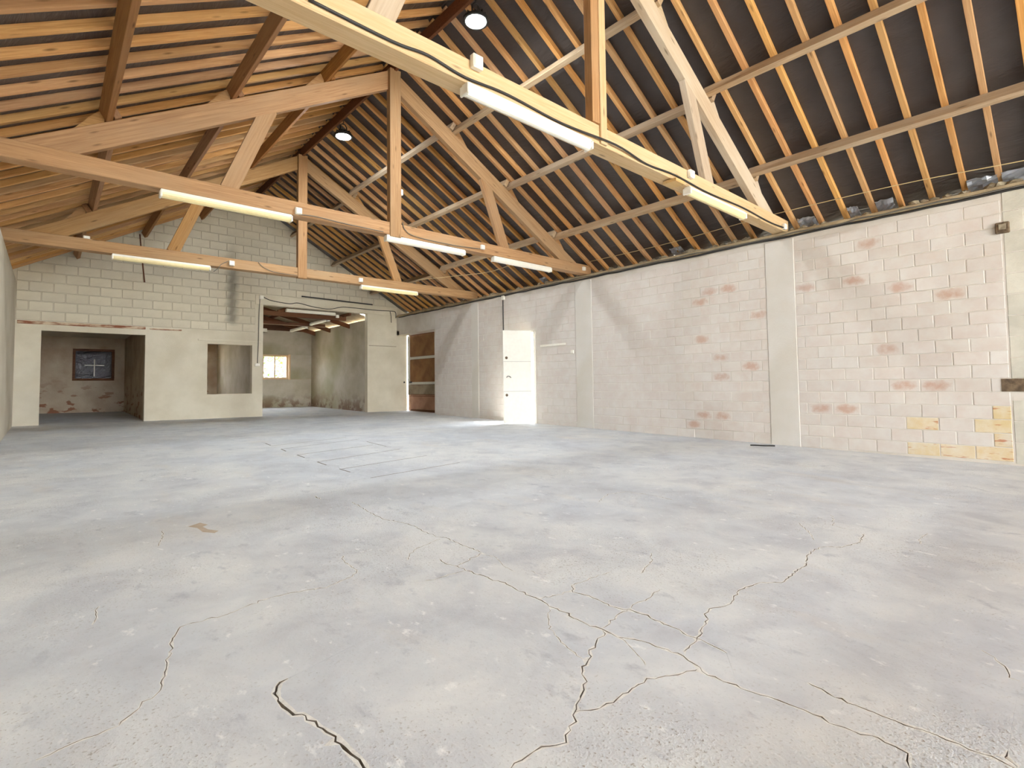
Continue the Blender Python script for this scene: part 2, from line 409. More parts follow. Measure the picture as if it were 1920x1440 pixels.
def build_floor():
    rng = random.Random(3)
    verts = []; edges = []; cen = []                      # cen: (p, q, halfwidth)
    x0, x1, y0, y1 = -.95, 9.6, YF-.3, YB+.25
    nx, ny = 20, 58
    for i in range(nx+1):
        for j in range(ny+1): verts.append((x0+(x1-x0)*i/nx, y0+(y1-y0)*j/ny))
    idx = lambda i, j: i*(ny+1)+j
    for i in range(nx): edges += [(idx(i, 0), idx(i+1, 0)), (idx(i, ny), idx(i+1, ny))]
    for j in range(ny): edges += [(idx(0, j), idx(0, j+1)), (idx(nx, j), idx(nx, j+1))]
    def ribbon(pts, hw, rimw, jag):
        P = []
        for a, b in zip(pts[:-1], pts[1:]):
            a, b = Vector(a), Vector(b); n = max(1, int((b-a).length/.022))
            for k in range(n):
                q = a.lerp(b, k/n)
                if jag and (k or P): q = q+Vector((rng.uniform(-1, 1), rng.uniform(-1, 1)))*jag
                P.append(q)
        P.append(Vector(pts[-1])); n = len(P)
        H = [hw*(1 if not jag else rng.choice((.45, .8, 1, 1.2, 1.5)))*(.25 if jag and k in (0, n-1) else 1) for k in range(n)]
        lines = [[], [], [], [], []]; rr = bool(rimw)
        for k in range(n):
            t = (P[min(k+1, n-1)]-P[max(k-1, 0)]).normalized(); nn = Vector((-t.y, t.x))
            r1 = H[k]+rimw*rng.uniform(.15, 1); r2 = H[k]+rimw*rng.uniform(.1, .6)
            for li, (L, off) in enumerate(zip(lines, (-r2, -H[k], 0, H[k], r1))):
                if li in (0, 4) and not rr: continue
                L.append(len(verts)); verts.append(tuple(P[k]+nn*off))
        for L in lines:
            for a, b in zip(L[:-1], L[1:]): edges.append((a, b))
        for L in (zip(*[l for l in lines if l])):
            pass
        for k in (0, n-1):
            row = [l[k] for l in lines if l]
            for a, b in zip(row[:-1], row[1:]): edges.append((a, b))
        for k in range(n-1): cen.append((P[k], P[k+1], H[k], H[k+1], rimw, 1 if jag else 0))
    for hw, px in CR: ribbon([on_floor(*p) for p in px], hw*.62, .004+hw*1.5, .009)
    for a, b in SLOT: ribbon([on_floor(*a), on_floor(*b)], .009, 0, 0)
    spill = [on_floor(x/4, 900+y/4) for x, y in ((1410,350),(1500,320),(1560,335),(1520,350),(1560,370),(1640,380),(1610,398),(1520,390),(1480,360))]
    s0 = len(verts); verts += spill
    edges += [(s0+k, s0+(k+1) % len(spill)) for k in range(len(spill))]
    r = geometry.delaunay_2d_cdt([Vector(v) for v in verts], edges, [], 0, 1e-5)
    ov = np.array([tuple(v) for v in r[0]]); faces = r[2]
    A = np.array([tuple(c[0]) for c in cen]); B = np.array([tuple(c[1]) for c in cen]); h0 = np.array([c[2] for c in cen]); h1 = np.array([c[3] for c in cen])
    rim = np.array([c[4] for c in cen]); kd = np.array([c[5] for c in cen])
    def rel(p):
        d = B-A; L = (d*d).sum(1)+1e-12; t = np.clip(((p-A)*d).sum(1)/L, 0, 1)
        q = A+d*t[:, None]; dist = np.hypot(*(p-q).T); h = h0+(h1-h0)*t
        return dist, h
    z = []
    for p in ov:
        b = zf(*p); dist, h = rel(p); s = dist/h; k = s.argmin()
        dep = 0
        if s[k] < .97: dep = (1-s[k])*(min(.014, h[k]*2.6) if kd[k] else .006)
        z.append(b-dep)
    me = bpy.data.meshes.new('floor')
    me.from_pydata([(p[0], p[1], q) for p, q in zip(ov, z)], [], [list(f) for f in faces])
    for m in (m_floor, m_crack, m_chip, m_tan): me.materials.append(m)
    sp = [Vector(q) for q in spill]
    def inside(p):
        c = False
        for i in range(len(sp)):
            a, b = sp[i], sp[i-1]
            if (a.y > p[1]) != (b.y > p[1]) and p[0] < (b.x-a.x)*(p[1]-a.y)/(b.y-a.y)+a.x: c = not c
        return c
    for poly in me.polygons:
        c = ov[list(poly.vertices)].mean(0)
        dist, h = rel(c); s = dist/h; k = s.argmin()
        if s[k] < 1: poly.material_index = 1
        elif poly.area < .0012 and ((dist-h) < rim).any(): poly.material_index = 2
        elif abs(c[0]-.9) < .5 and abs(c[1]-4.3) < .6 and inside(c): poly.material_index = 3
    bm = bmesh.new(); bm.from_mesh(me)
    for f in bm.faces:
        if f.normal.z < 0: f.normal_flip()
    bm.to_mesh(me); bm.free()
    return tag(link('floor', me), kind='structure')
build_floor()
boxo('yard_ground', (4, 8, -.55), (120, 120, .3), m_ground)
tag(bpy.data.objects['yard_ground'], 'pale gravel yard outside the doorways', 'ground', kind='structure')

# ------------------------------------------------------------------ walls
OA = (9.255, 10.10, 2.42)        # side door in the right wall: y0, y1, head
OB = (13.72, 16.09, 2.86)        # bay with the sectional door
ZW = 3.47
wr = slab('wall_right', [YF, OA[0], OA[1], OB[0], 16.29], [-.35, OA[2], OB[2], ZW],
          lambda y, z: (OA[0] < y < OA[1] and z < OA[2]) or (OB[0] < y < OB[1] and z < OB[2]),
          XRO-XR, lambda u, v, n: (XR+n, u, v), m_mortar)
wl = slab('wall_left', [YF, YB+.2], [-.35, 3.55], lambda a, b: False, -.3, lambda u, v, n: (XL+n, u, v), m_plaster)
# the front end behind the camera is open to the yard: only its two piers stand
for nm, xa, xb in (('wall_front_left', XL-.3, XL+.25), ('wall_front_right', XR-.35, XRO)):
    slab(nm, [xa, xb], [-.35, 3.40], lambda x, z: False, -.25, lambda u, v, n: (u, YF+n, v), m_plaster)
G1 = (-.16, 1.81, 2.48); G2 = (3.21, 4.34, .935, 2.32); G3 = (4.63, 7.90, 3.52)
gx = [XL-.3, G1[0], G1[1], G2[0], G2[1], G3[0], G3[1], XRO]; gz = [-.35, G2[2], G2[3], G1[2], G3[2]]
def ghole(x, z):
    return (G1[0] < x < G1[1] and z < G1[2]) or (G2[0] < x < G2[1] and G2[2] < z < G2[3]) or (G3[0] < x < G3[1] and z < G3[2])
def zrake(x): return ZRT-.01-SL*abs(x-RX)
wg = slab('wall_gable', gx, gz, ghole, .2, lambda u, v, n: (u, YG+n, v), m_gable,
          top=[(x, G3[2]) for x in gx]+[(XRO, max(zrake(XRO), 3.54)), (RX, zrake(RX)), (XL-.3, zrake(XL-.3))])

# blocks: shared chamfered meshes, face towards -X (right wall) or -Y (gable)
def block_mesh(w, h, mat, d=.0045, c=.004, axis='x', edge=None):
    k = ('blk', round(w, 3), round(h, 3), mat.name, axis)
    if k not in CACHE:
        v = []; 
        for (q, ins) in ((0, 0), (d, c)):
            for (a, b) in ((-1, -1), (1, -1), (1, 1), (-1, 1)):
                u, z = a*(w/2-ins), b*(h/2-ins)
                v.append((-q, u, z) if axis == 'x' else (u, -q, z))
        f = [(4, 5, 6, 7), (0, 1, 5, 4), (1, 2, 6, 5), (2, 3, 7, 6), (3, 0, 4, 7), (3, 2, 1, 0)]
        bm = bmesh.new(); vs = [bm.verts.new(p) for p in v]
        for q in f: bm.faces.new([vs[i] for i in q])
        me = bm_mesh('block', bm); me.materials.append(mat)
        if edge:
            me.materials.append(edge)
            for p in me.polygons:
                if abs(p.normal.y) < .99: p.material_index = 1
        CACHE[k] = me
    return CACHE[k]
worn_px = [(1118,558),(1143,557),(1136,570),(1145,584),(1131,599),(1121,617),(1183,595),(1237,552),(1343,537),(1370,533),(1328,557),(1408,583),(1240,620),(1325,630),(1278,648),(1367,664),(1420,677),(1245,688),(1260,705),(1138,722),(1363,704),(1363,778),(1278,790),(1310,792),(1638,452),(1513,540),(1705,538),(1795,545),(1680,655),(1770,725),(1720,730),(1610,770),(1560,768),(1330,785),(1590,520)]
worn_pt = [on_x(x, y, XR) for x, y in worn_px]
CH, CW = .1745, .36
blocks = []
def course_run(ya, yb, sec, k, cw=CW, mat=None):
    off = (cw/2 if (k % 2) else 0)+sec*.07
    z = .052+CH*k; y = ya
    nxt = ya+((cw-off) % cw or cw)
    if nxt-ya < .07: nxt += cw
    while y < yb-.02:
        e = min(nxt, yb)
        if yb-e < .07: e = yb
        blocks.append((y, e, z, z+CH, mat)); y = e; nxt = e+cw
for sec, (ya, yb) in enumerate(((.71, 3.17), (3.62, 7.39), (7.87, 9.15), (10.2, 11.48), (11.80, 13.68))):
    for k in range(-1 if ya > 9 else 0, 20):
        z = .052+CH*k
        if z+CH > ZW+.06: continue
        course_run(ya, yb, sec, k)
for k in range(0, 10):                               # over the side door
    z = OA[2]+.05+CH*k
    if z+CH < ZW+.02:
        course_run(9.15, 10.2, 2, int(round((z-.052)/CH)))
seen = set(); blocks = [b for b in blocks if not ((b[0], b[2]) in seen or seen.add((b[0], b[2])))]
for k in range(0, 13):                               # taller grey concrete blocks of the near section
    z = .03+.265*k
    if z+.26 > ZW: continue
    y = .70
    w = .20 if k % 2 else .42
    while y > -1.2:
        blocks.append((max(y-w, -1.2), y, z, z+.265, m_clay_g)); y -= w; w = .46
blocks.sort(key=lambda b: abs(b[0]-.7) if b[0] > .3 else 3+abs(b[0]))
hole_c = (on_x(1897, 722, XR), on_x(1878, 428, XR))
rest = bmesh.new(); n_ind = 0
for (a, b, z0, z1, mt) in blocks:
    yc, zc, w, h = (a+b)/2, (z0+z1)/2, b-a-.012, z1-z0-.010
    if zc+h/2 > ZW: h -= (zc+h/2-ZW); zc = z0+.005+h/2
    if h < .04: continue
    m = mt
    if m is None:
        m = m_clay
        if any(a <= p.y <= b and z0 <= p.z <= z1 for p in worn_pt): m = m_clay_w
        elif yc < 1.75 and zc < .62+.25*(1.2-yc) and random.random() < .75: m = m_clay_s
    if any(a < c.y < b and z0 < c.z < z1 for c in hole_c[:1]): continue
    mw = Matrix.Translation((XR+random.uniform(-.0015, .002), yc, zc)) @ Matrix.Rotation(random.uniform(-.006, .006), 4, 'X')
    if n_ind < 300:
        link('block', block_mesh(w, h, m), None, wr, mw); n_ind += 1
    else:
        me = block_mesh(w, h, m); tmp = me.copy(); tmp.transform(mw)
        k0 = len(rest.faces); rest.from_mesh(tmp); rest.faces.ensure_lookup_table()
        for f in rest.faces[k0:]: f.material_index = 1 if m is m_clay_w else 0
        bpy.data.meshes.remove(tmp)
tag(link('far_blocks', bm_mesh('far_blocks', rest), [m_clay, m_clay_w], wr), kind='stuff')
for (ya, yb) in ((3.17, 3.62), (7.39, 7.87), (11.48, 11.80)):
    o = link('pilaster', boxm(.10, yb-ya, ZW+.10, .006, 'pilaster', m_pilaster), None, wr, Matrix.Translation((XR+.037, (ya+yb)/2, ZW/2-.10)))
# mortar corbel at the foot of the wall and a hollow broken block
c = hole_c[0]
boxo('broken_block_hollow', (XR+.004, .62, c.z), (.03, .34, .16), m_hole, wr)
c = hole_c[1]

# right wall top: capped plate, debris, cable
pl = link('trim_1', boxm(.10, 16.2, .07, .012, 'wall_plate', m_plate), None, None, Matrix.Translation((XR+.03, 8.0, ZW+.04)))
tag(pl, kind='structure')
for nm, xx, za, zb in (('trim_2', XL-.36, 3.3, ZRB-SL*(RX-XL+.36)-.004), ('trim_3', XRO+.06, 3.2, ZRB-SL*(XRO+.06-RX)-.004)):
    tag(boxo(nm, (xx, (YF+YG)/2+.1, (za+zb)/2), (.03, YG-YF, zb-za), m_dark), kind='structure')  # dark boards added to shut out sky light at the eaves
rng = random.Random(11)
rb = bmesh.new()
for i in range(230):
    y = rng.uniform(.1, 15.5); s = rng.uniform(.02, .06)
    mm = Matrix.Translation((XR+rng.uniform(.06, .25), y, ZW+.08+s*.4)) @ Matrix.Rotation(rng.uniform(0, 6), 4, 'Z') @ Matrix.Diagonal((s*rng.uniform(.8, 1.8), s*rng.uniform(.8, 2), s, 1))
    bmesh.ops.create_icosphere(rb, subdivisions=1, radius=1, matrix=mm)
for v in rb.verts: v.co += Vector((rng.uniform(-1, 1), rng.uniform(-1, 1), rng.uniform(-1, 1)))*.008
tag(link('mortar_rubble', bm_mesh('mortar_rubble', rb), m_rubble), 'crumbled mortar and rubble lying along the top of the block wall', 'rubble', kind='stuff')
def crumple(name, size, seed, mat, label, loc, rot):
    r = random.Random(seed); bm = bmesh.new(); bmesh.ops.create_grid(bm, x_segments=8, y_segments=6, size=.5)
    for v in bm.verts:
        v.co.x *= size[0]; v.co.y *= size[1]; v.co.z += r.uniform(-1, 1)*size[2]
    e = bmesh.ops.extrude_face_region(bm, geom=bm.faces[:])
    bmesh.ops.translate(bm, vec=(0, 0, .008), verts=[g for g in e['geom'] if isinstance(g, bmesh.types.BMVert)])
    o = link(name, bm_mesh(name, bm), mat, None, Matrix.Translation(loc) @ rot)
    return tag(o, label, 'insulation', 'silver insulation scraps at the eaves')
slope = Matrix.Rotation(ANG, 4, 'Y')
wraps = [(.52, .34, 'widest silver insulation sheet at the eaves by the right edge of the photo'), (.88, .30, 'silver insulation sheet stuffed at the eaves above the dark wall box'),
         (1.95, .22, 'silver insulation scrap at the eaves, third from the right edge'), (2.35, .14, 'small silver insulation scrap poking from rubble at the eaves'),
         (3.0, .26, 'silver insulation scrap beside the right end of the nearest tie beam'), (5.35, .24, 'silver insulation scrap at the eaves midway between the two nearest tie beams'),
         (9.0, .2, 'silver insulation scrap at the eaves above the white door'), (12.4, .2, 'silver insulation scrap at the eaves past the farthest tie beam')]
for i, (y, w, lb) in enumerate(wraps):
    crumple('insulation_scrap', (.30, w, .018), i, m_foil, lb, (XR+.20, y, ZW+.18), slope)

# gable blocks above the smooth lower render
bh, bw = .2245, .425
def clip_block(x0, x1, z0, z1):
    bm = bmesh.new(); me = block_mesh(x1-x0-.012, z1-z0-.012, m_gblock, .012, .006, 'y', m_gjoint)
    tmp = me.copy(); tmp.transform(Matrix.Translation(((x0+x1)/2, YG, (z0+z1)/2))); bm.from_mesh(tmp); bpy.data.meshes.remove(tmp)
    for sgn in (-1, 1):
        n = Vector((SL*sgn, 0, 1)).normalized(); p = Vector((RX, 0, ZRT-.03))
        g = bmesh.ops.bisect_plane(bm, geom=bm.verts[:]+bm.edges[:]+bm.faces[:], plane_co=p, plane_no=n, clear_outer=True)
        es = [e for e in g['geom_cut'] if isinstance(e, bmesh.types.BMEdge)]
        if es:
            try: bmesh.ops.contextual_create(bm, geom=es)
            except Exception: pass
    return bm
lint3 = (4.42, 8.99, 3.52, 3.80)
k = 0; z = 2.70
while z < 6.5:
    x = XL-(bw/2 if k % 2 else 0)
    while x < XR:
        xs = [(max(x, XL), min(x+bw, XR))]
        zz0, zz1 = z, z+bh
        if zz0 < lint3[3]-.01 and xs[0][1] > G3[0]-.21:          # keep clear of opening and lintel
            if xs[0][0] < G3[0]-.3 and zz0 < 3.3: xs = [(xs[0][0], min(xs[0][1], G3[0]-.21))]
            elif xs[0][0] < G3[0]-.28: xs = [(xs[0][0], min(xs[0][1], G3[0]-.22))]
            else: xs = []
        for (a, b) in xs:
            if b-a < .05: continue
            top = min(zrake(a), zrake(b))
            if max(zrake(a), zrake(b), zrake(RX) if a < RX < b else -9) < zz0+.05: continue
            if top > zz1+.03:
                link('block', block_mesh(b-a-.012, bh-.012, m_gblock, .012, .006, 'y', m_gjoint), None, wg, Matrix.Translation(((a+b)/2, YG+random.uniform(-.002, .002), z+bh/2)))
            else:
                bm = clip_block(a, b, zz0, zz1)
                if len(bm.faces) > 3: link('block', bm_mesh('block', bm), [m_gblock, m_gjoint], wg)
                else: bm.free()
        x += bw
    z += bh; k += 1
boxo('lintel', ((lint3[0]+lint3[1])/2, YG-.006, (lint3[2]+lint3[3])/2), (lint3[1]-lint3[0], .03, lint3[3]-lint3[2]-.004), m_gable, wg, .004)
boxo('rusty_lintel', (.62, YG-.008, 2.655), (2.38, .03, .07), m_rust, wg, .006)
boxo('rusty_lintel', (2.25, YG-.006, 2.645), (.70, .02, .035), m_rust, wg, .004)
boxo('window_head', (3.78, YG-.004, 2.42), (1.6, .02, .05), m_gable, wg, .004)
# mortar bed lines of the rendered part right of the large opening
boxo('mortar_ridge', (8.46, YG-.003, 2.46), (1.02, .016, .03), m_gjoint, wg, .004)
# stepped corbel where the side lintel lands on the gable
boxo('corbel', (XR+.055, YG-.09, 2.93), (.11, .18, .16), m_gable, wg, .006)
boxo('corbel', (XR+.15, YG-.05, 2.88), (.30, .10, .06), m_gable, wg, .006)

# rooms behind the gable
slab('wall_back', [XL-.3, .53, 1.58, 2.3, 3.7, 5.2, 7.06, 8.4], [-.35, 1.39, 1.42, 2.37, 2.40, 3.3], lambda x, z: (.53 < x < 1.58 and 1.39 < z < 2.40) or (2.3 < x < 3.7 and 1.42 < z < 2.37) or (5.2 < x < 7.06 and 1.42 < z < 2.37),
     .2, lambda u, v, n: (u, YB+n, v), m_room)
tag(boxo('wall_annex_dark_fill', (6.3, YB+.12, 3.75), (4.4, .06, .92), m_dark), kind='structure')  # dark board added to fill the shaded void above the back wall
slab('wall_annex_right', [16.29, YB], [-.35, 3.335], lambda a, b: False, .12, lambda u, v, n: (7.95+n, u, v), m_annex)
slab('wall_annex_left', [16.29, YB], [-.35, 4.15], lambda a, b: False, .1, lambda u, v, n: (4.55+n, u, v), m_annex)
slab('wall_store', [16.29, YB], [-.35, 2.75], lambda a, b: False, .12, lambda u, v, n: (1.84+n, u, v), m_room)
tag(boxo('wall_annex_back', (6.45, YB-.006, .8), (2.98, .012, 1.2), m_annex), kind='structure')
tag(boxo('wall_annex_back_upper', (6.45, YB-.006, 2.85), (2.98, .012, .94), m_annex), kind='structure')
tag(boxo('wall_annex_back_side', (7.51, YB-.006, 1.9), (.87, .012, .96), m_annex), kind='structure')
tag(boxo('ceiling_store', (2.1, 18.75, 2.80), (5.4, 4.9, .1), m_plaster), kind='structure')

# annex roof: corrugated sheets on dark timbers
def corrugated(name, x0, x1, z0, z1, ya, yb, amp, wl, mat):
    n = int((yb-ya)/wl*8); v = []; f = []
    for i in range(n+1):
        y = ya+(yb-ya)*i/n; w = amp*math.sin(2*math.pi*y/wl)
        v += [(x0, y, z0+w), (x1, y, z1+w), (x0, y, z0+w+.008), (x1, y, z1+w+.008)]
    for i in range(n):
        a, b = i*4, i*4+4
        f += [(a, b, b+1, a+1), (a+2, a+3, b+3, b+2), (a, a+2, b+2, b), (a+1, b+1, b+3, a+3)]
    f += [(0, 1, 3, 2), (n*4, n*4+2, n*4+3, n*4+1)]
    me = pyd(name, v, f)
    for p in me.polygons: p.use_smooth = True
    return link(name, me, mat)
ca = corrugated('ceiling_annex', 3.6, 8.55, 4.57, 3.28, 16.31, YB+.4, .028, .177, m_fibro); tag(ca, kind='structure')
for y in (17.6, 19.3, 20.8):
    member('annex_rafter', (4.0, y, 4.26), (8.0, y, 3.22), .07, .14, m_dark, ca)
for x in (5.2, 6.3, 7.4):
    member('annex_purlin', (x, 16.32, 4.57-(x-3.6)*.2606-.035-.05), (x, YB, 4.57-(x-3.6)*.2606-.035-.05), .07, .09, m_dark, ca)
at = empty('annex_truss', (6.1, 16.9, 3.4)); tag(at, 'dark brown timber truss inside the rear annex', 'truss')
member('tie_beam', (4.66, 16.9, 3.40), (7.5, 16.9, 3.40), .08, .14, m_dark, at)
member('strut', (5.3, 16.9, 3.46), (6.0, 16.9, 3.78), .07, .12, m_dark, at)
member('king_post', (5.25, 16.9, 3.46), (5.25, 16.9, 3.99), .07, .14, m_dark, at)
b2 = empty('annex_tie', (6.1, 18.93, 3.36)); tag(b2, 'thin pale-edged tie bar across the rear annex', 'beam')
member('bar', (4.66, 18.93, 3.34), (7.6, 18.93, 3.36), .06, .10, m_dark, b2)
member('bright_edge', (4.66, 18.89, 3.28), (7.6, 18.89, 3.30), .02, .02, m_purlin, b2)

# ------------------------------------------------------------------ windows and doors
def window(name, x0, x1, z0, z1, y, mat, nb, glass):
    f = .07
    w = tag(boxo(name, ((x0+x1)/2, y, z0+f/2), (x1-x0, .09, f), mat, None, .005), kind='structure')
    boxo('frame_rail', ((x0+x1)/2, y, z1-f/2), (x1-x0, .09, f), mat, w, .005)
    for x in (x0+f/2, x1-f/2): boxo('frame_stile', (x, y, (z0+z1)/2), (f, .09, z1-z0-2*f), mat, w, .005)
    st = (x1-x0-2*f)/nb
    for k in range(1, nb): boxo('mullion', (x0+f+st*k, y, (z0+z1)/2), (.05, .07, z1-z0-2*f), mat, w, .005)
    for k in range(nb):
        boxo('pane', (x0+f+st*(k+.5), y+.01, (z0+z1)/2), (st-.05, .006, z1-z0-2*f), glass, w)
    return w
w1 = window('window_1', 5.2, 7.06, 1.42, 2.37, YB+.10, m_wframe, 4, m_glass)
boxo('side_casing', (7.09, YB-.02, 1.895), (.06, .05, 1.0), m_wframe, w1, .004)
window('window_added', 2.3, 3.7, 1.42, 2.37, YB+.10, m_wframe, 2, m_glass)  # unseen window added to let daylight into the dim store room
w2 = window('window_2', .53, 1.58, 1.39, 2.40, YB+.12, m_dark, 1, m_glass)
boxo('cross_bar', (1.07, YB+.12, 1.88), (.50, .03, .028), m_white, w2, .003)
boxo('cross_bar', (1.07, YB+.115, 1.80), (.028, .03, .55), m_white, w2, .003)
boxo('plastic_sheet', (1.055, YB+.165, 1.895), (1.02, .01, .96), m_plastic, w2)
tag(boxo('window_2_board', (1.055, YB+.30, 1.9), (1.5, .04, 1.4), m_dark), kind='structure')

# white side door swung into the hall
hz = zf(8.6, 9.4)
d1 = tag(link('door_1', boxm(.72, .04, 2.27, .004, 'door_leaf', m_door), None, None, frame_m((8.28, 9.60, hz+.02+1.135), (8.90, 9.285, hz+.02+1.135))[0]), kind='structure')
fm, L = frame_m((8.28, 9.60, 0), (8.90, 9.285, 0))
def on_leaf(t, z, off=-.022): 
    p = Vector((8.28, 9.60, 0)).lerp(Vector((8.90, 9.285, 0)), t); n = Vector((fm[0][1], fm[1][1], 0))
    q = p+n*(abs(off) if n.y < 0 else -abs(off)); return Vector((q.x, q.y, z))
rot = fm.to_3x3().to_4x4()
for z in (1.66, .93):
    link('panel_seam', boxm(.71, .006, .010, 0, 'panel_seam', m_doorgap), None, d1, Matrix.Translation(on_leaf(.5, z)) @ rot)
rotd = rot @ Matrix.Rotation(math.pi/2, 4, 'X')
holem = lathe('lock_hole', [(.034, -.004), (.034, .004)], 14)
for z in (1.75, .84):
    link('lock_hole', holem, m_hole, d1, Matrix.Translation(on_leaf(.10, z)) @ rotd)
link('handle', tube_mesh('handle', smooth_path([(-.03, 0, -.02), (.0, -.03, .012), (.05, -.03, .0), (.075, -.03, -.03)]), .007), m_blackm, d1, Matrix.Translation(on_leaf(.14, 1.29)) @ rot)
for (y, w) in ((OA[0]-.03, .06), (OA[1]+.03, .06)):
    boxo('door_frame', (XR+.02, y, (OA[2]+hz)/2), (.10, w, OA[2]-hz+.06), m_door, d1, .004)
boxo('door_frame_head', (XR+.02, (OA[0]+OA[1])/2, OA[2]+.0), (.10, OA[1]-OA[0]+.12, .05), m_door, d1, .004)

# brown sectional door in the side bay
d2 = tag(boxo('door_2', (9.46, 14.85, 1.60), (.03, 2.44, 2.80), m_dark), kind='structure')
for (z0, z1, m) in ((.28, .74, m_pinkpanel), (.80, 1.13, m_fibro), (1.22, 2.00, m_brownpanel), (2.10, 2.84, m_brownpanel)):
    boxo('panel', (9.435, 14.93, (z0+z1)/2), (.03, 2.10, z1-z0-.01), m, d2, .005)
for z in (2.05, 1.18):
    boxo('rail', (9.43, 14.93, z), (.05, 2.10, .085), m_alu, d2, .005)
boxo('rail', (9.43, 14.93, .77), (.04, 2.10, .03), m_pinkpanel, d2, .004)
boxo('stile', (9.42, 15.985, 1.98), (.05, .12, 1.72), m_alu, d2, .005)
boxo('stile', (9.42, 15.985, .95), (.045, .12, .34), m_fibro, d2, .005)
boxo('latch', (9.40, 15.86, 1.22), (.05, .12, .05), m_blackm, d2, .005)
kb = link('door_pull', lathe('door_pull', [(.012, 0), (.012, .03), (.03, .035), (.03, .05), (.01, .055)], 12), m_blackm, None, Matrix.Translation((9.26, YG, 1.22)) @ Matrix.Rotation(math.pi/2, 4, 'X'))
tag(kb, 'small dark knob on the cream wall panel beside the brown door', 'knob')

# ------------------------------------------------------------------ roof
def roof():
    e = 5.55; t = .012
    v = []; f = []
    for y in (YF-.3, YG+.2):
        for d, z in ((-e, 0), (0, 0), (e, 0)):
            for q in (0, t): v.append((RX+d, y, ZRT-SL*abs(d)+q))
    # order per y: L0 L1 R0 R1 ...
    f = [(0, 6, 8, 2), (2, 8, 10, 4), (1, 3, 9, 7), (3, 5, 11, 9), (0, 1, 7, 6), (4, 10, 11, 5), (0, 2, 3, 1), (2, 4, 5, 3), (6, 7, 9, 8), (8, 9, 11, 10)]
    bm = bmesh.new(); vs = [bm.verts.new(p) for p in v]
    for q in f: bm.faces.new([vs[i] for i in q])
    return tag(link('ceiling', bm_mesh('ceiling', bm), m_membrane), kind='structure')
ceil = roof()
rl = 5.32/math.cos(ANG)
rafm = boxm(rl, .062, .08, .003, 'rafter', m_rafter)
rng = random.Random(5)
y = 16.0
RY = []
y0 = .715
for k in range(-29, 44):
    y = y0+.3565*k
    if y < YF+.1 or y > 16.02: continue
    RY.append(y)
for side in (-1, 1):
    for y in RY:
        dy = rng.uniform(-.018, .018)
        zc = (ZRB+ZRT)/2-SL*2.66; mx = RX+side*2.66
        m = Matrix.Translation((mx, y+dy+(0 if side > 0 else .06), zc)) @ Matrix.Rotation(side*ANG, 4, 'Y') @ Matrix.Rotation(rng.uniform(-.004, .004), 4, 'Z')
        link('rafter', rafm, None, ceil, m)
bays = ((YF, -5.13), (-5.13, -.92), (-.92, TY[0]+.06), (TY[0]+.06, TY[1]+.06), (TY[1]+.06, TY[2]+.06), (TY[2]+.06, YG))
PD = {1: (1.22, 2.49, 3.82), -1: (1.11, 2.38, 3.70)}
for side in (-1, 1):
    for d in PD[side]:
        for bi, (a, b) in enumerate(bays):
            zc = ZP-SL*d+.075/math.cos(ANG); lap = .04*(1 if bi % 2 else -1)
            x = RX+side*(d+lap); zc -= SL*lap
            L = b-a+.10
            m = Matrix.Translation((x, (a+b)/2, zc)) @ Matrix.Rotation(side*ANG, 4, 'Y') @ Matrix.Rotation(math.pi/2, 4, 'Z')
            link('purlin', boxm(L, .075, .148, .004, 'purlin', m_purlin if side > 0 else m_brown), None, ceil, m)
for bi, (a, b) in enumerate(bays):
    boxo('ridge_board', (RX, (a+b)/2, ZRB-.13), (.05, b-a-.01, .20), m_dark, ceil, .004)

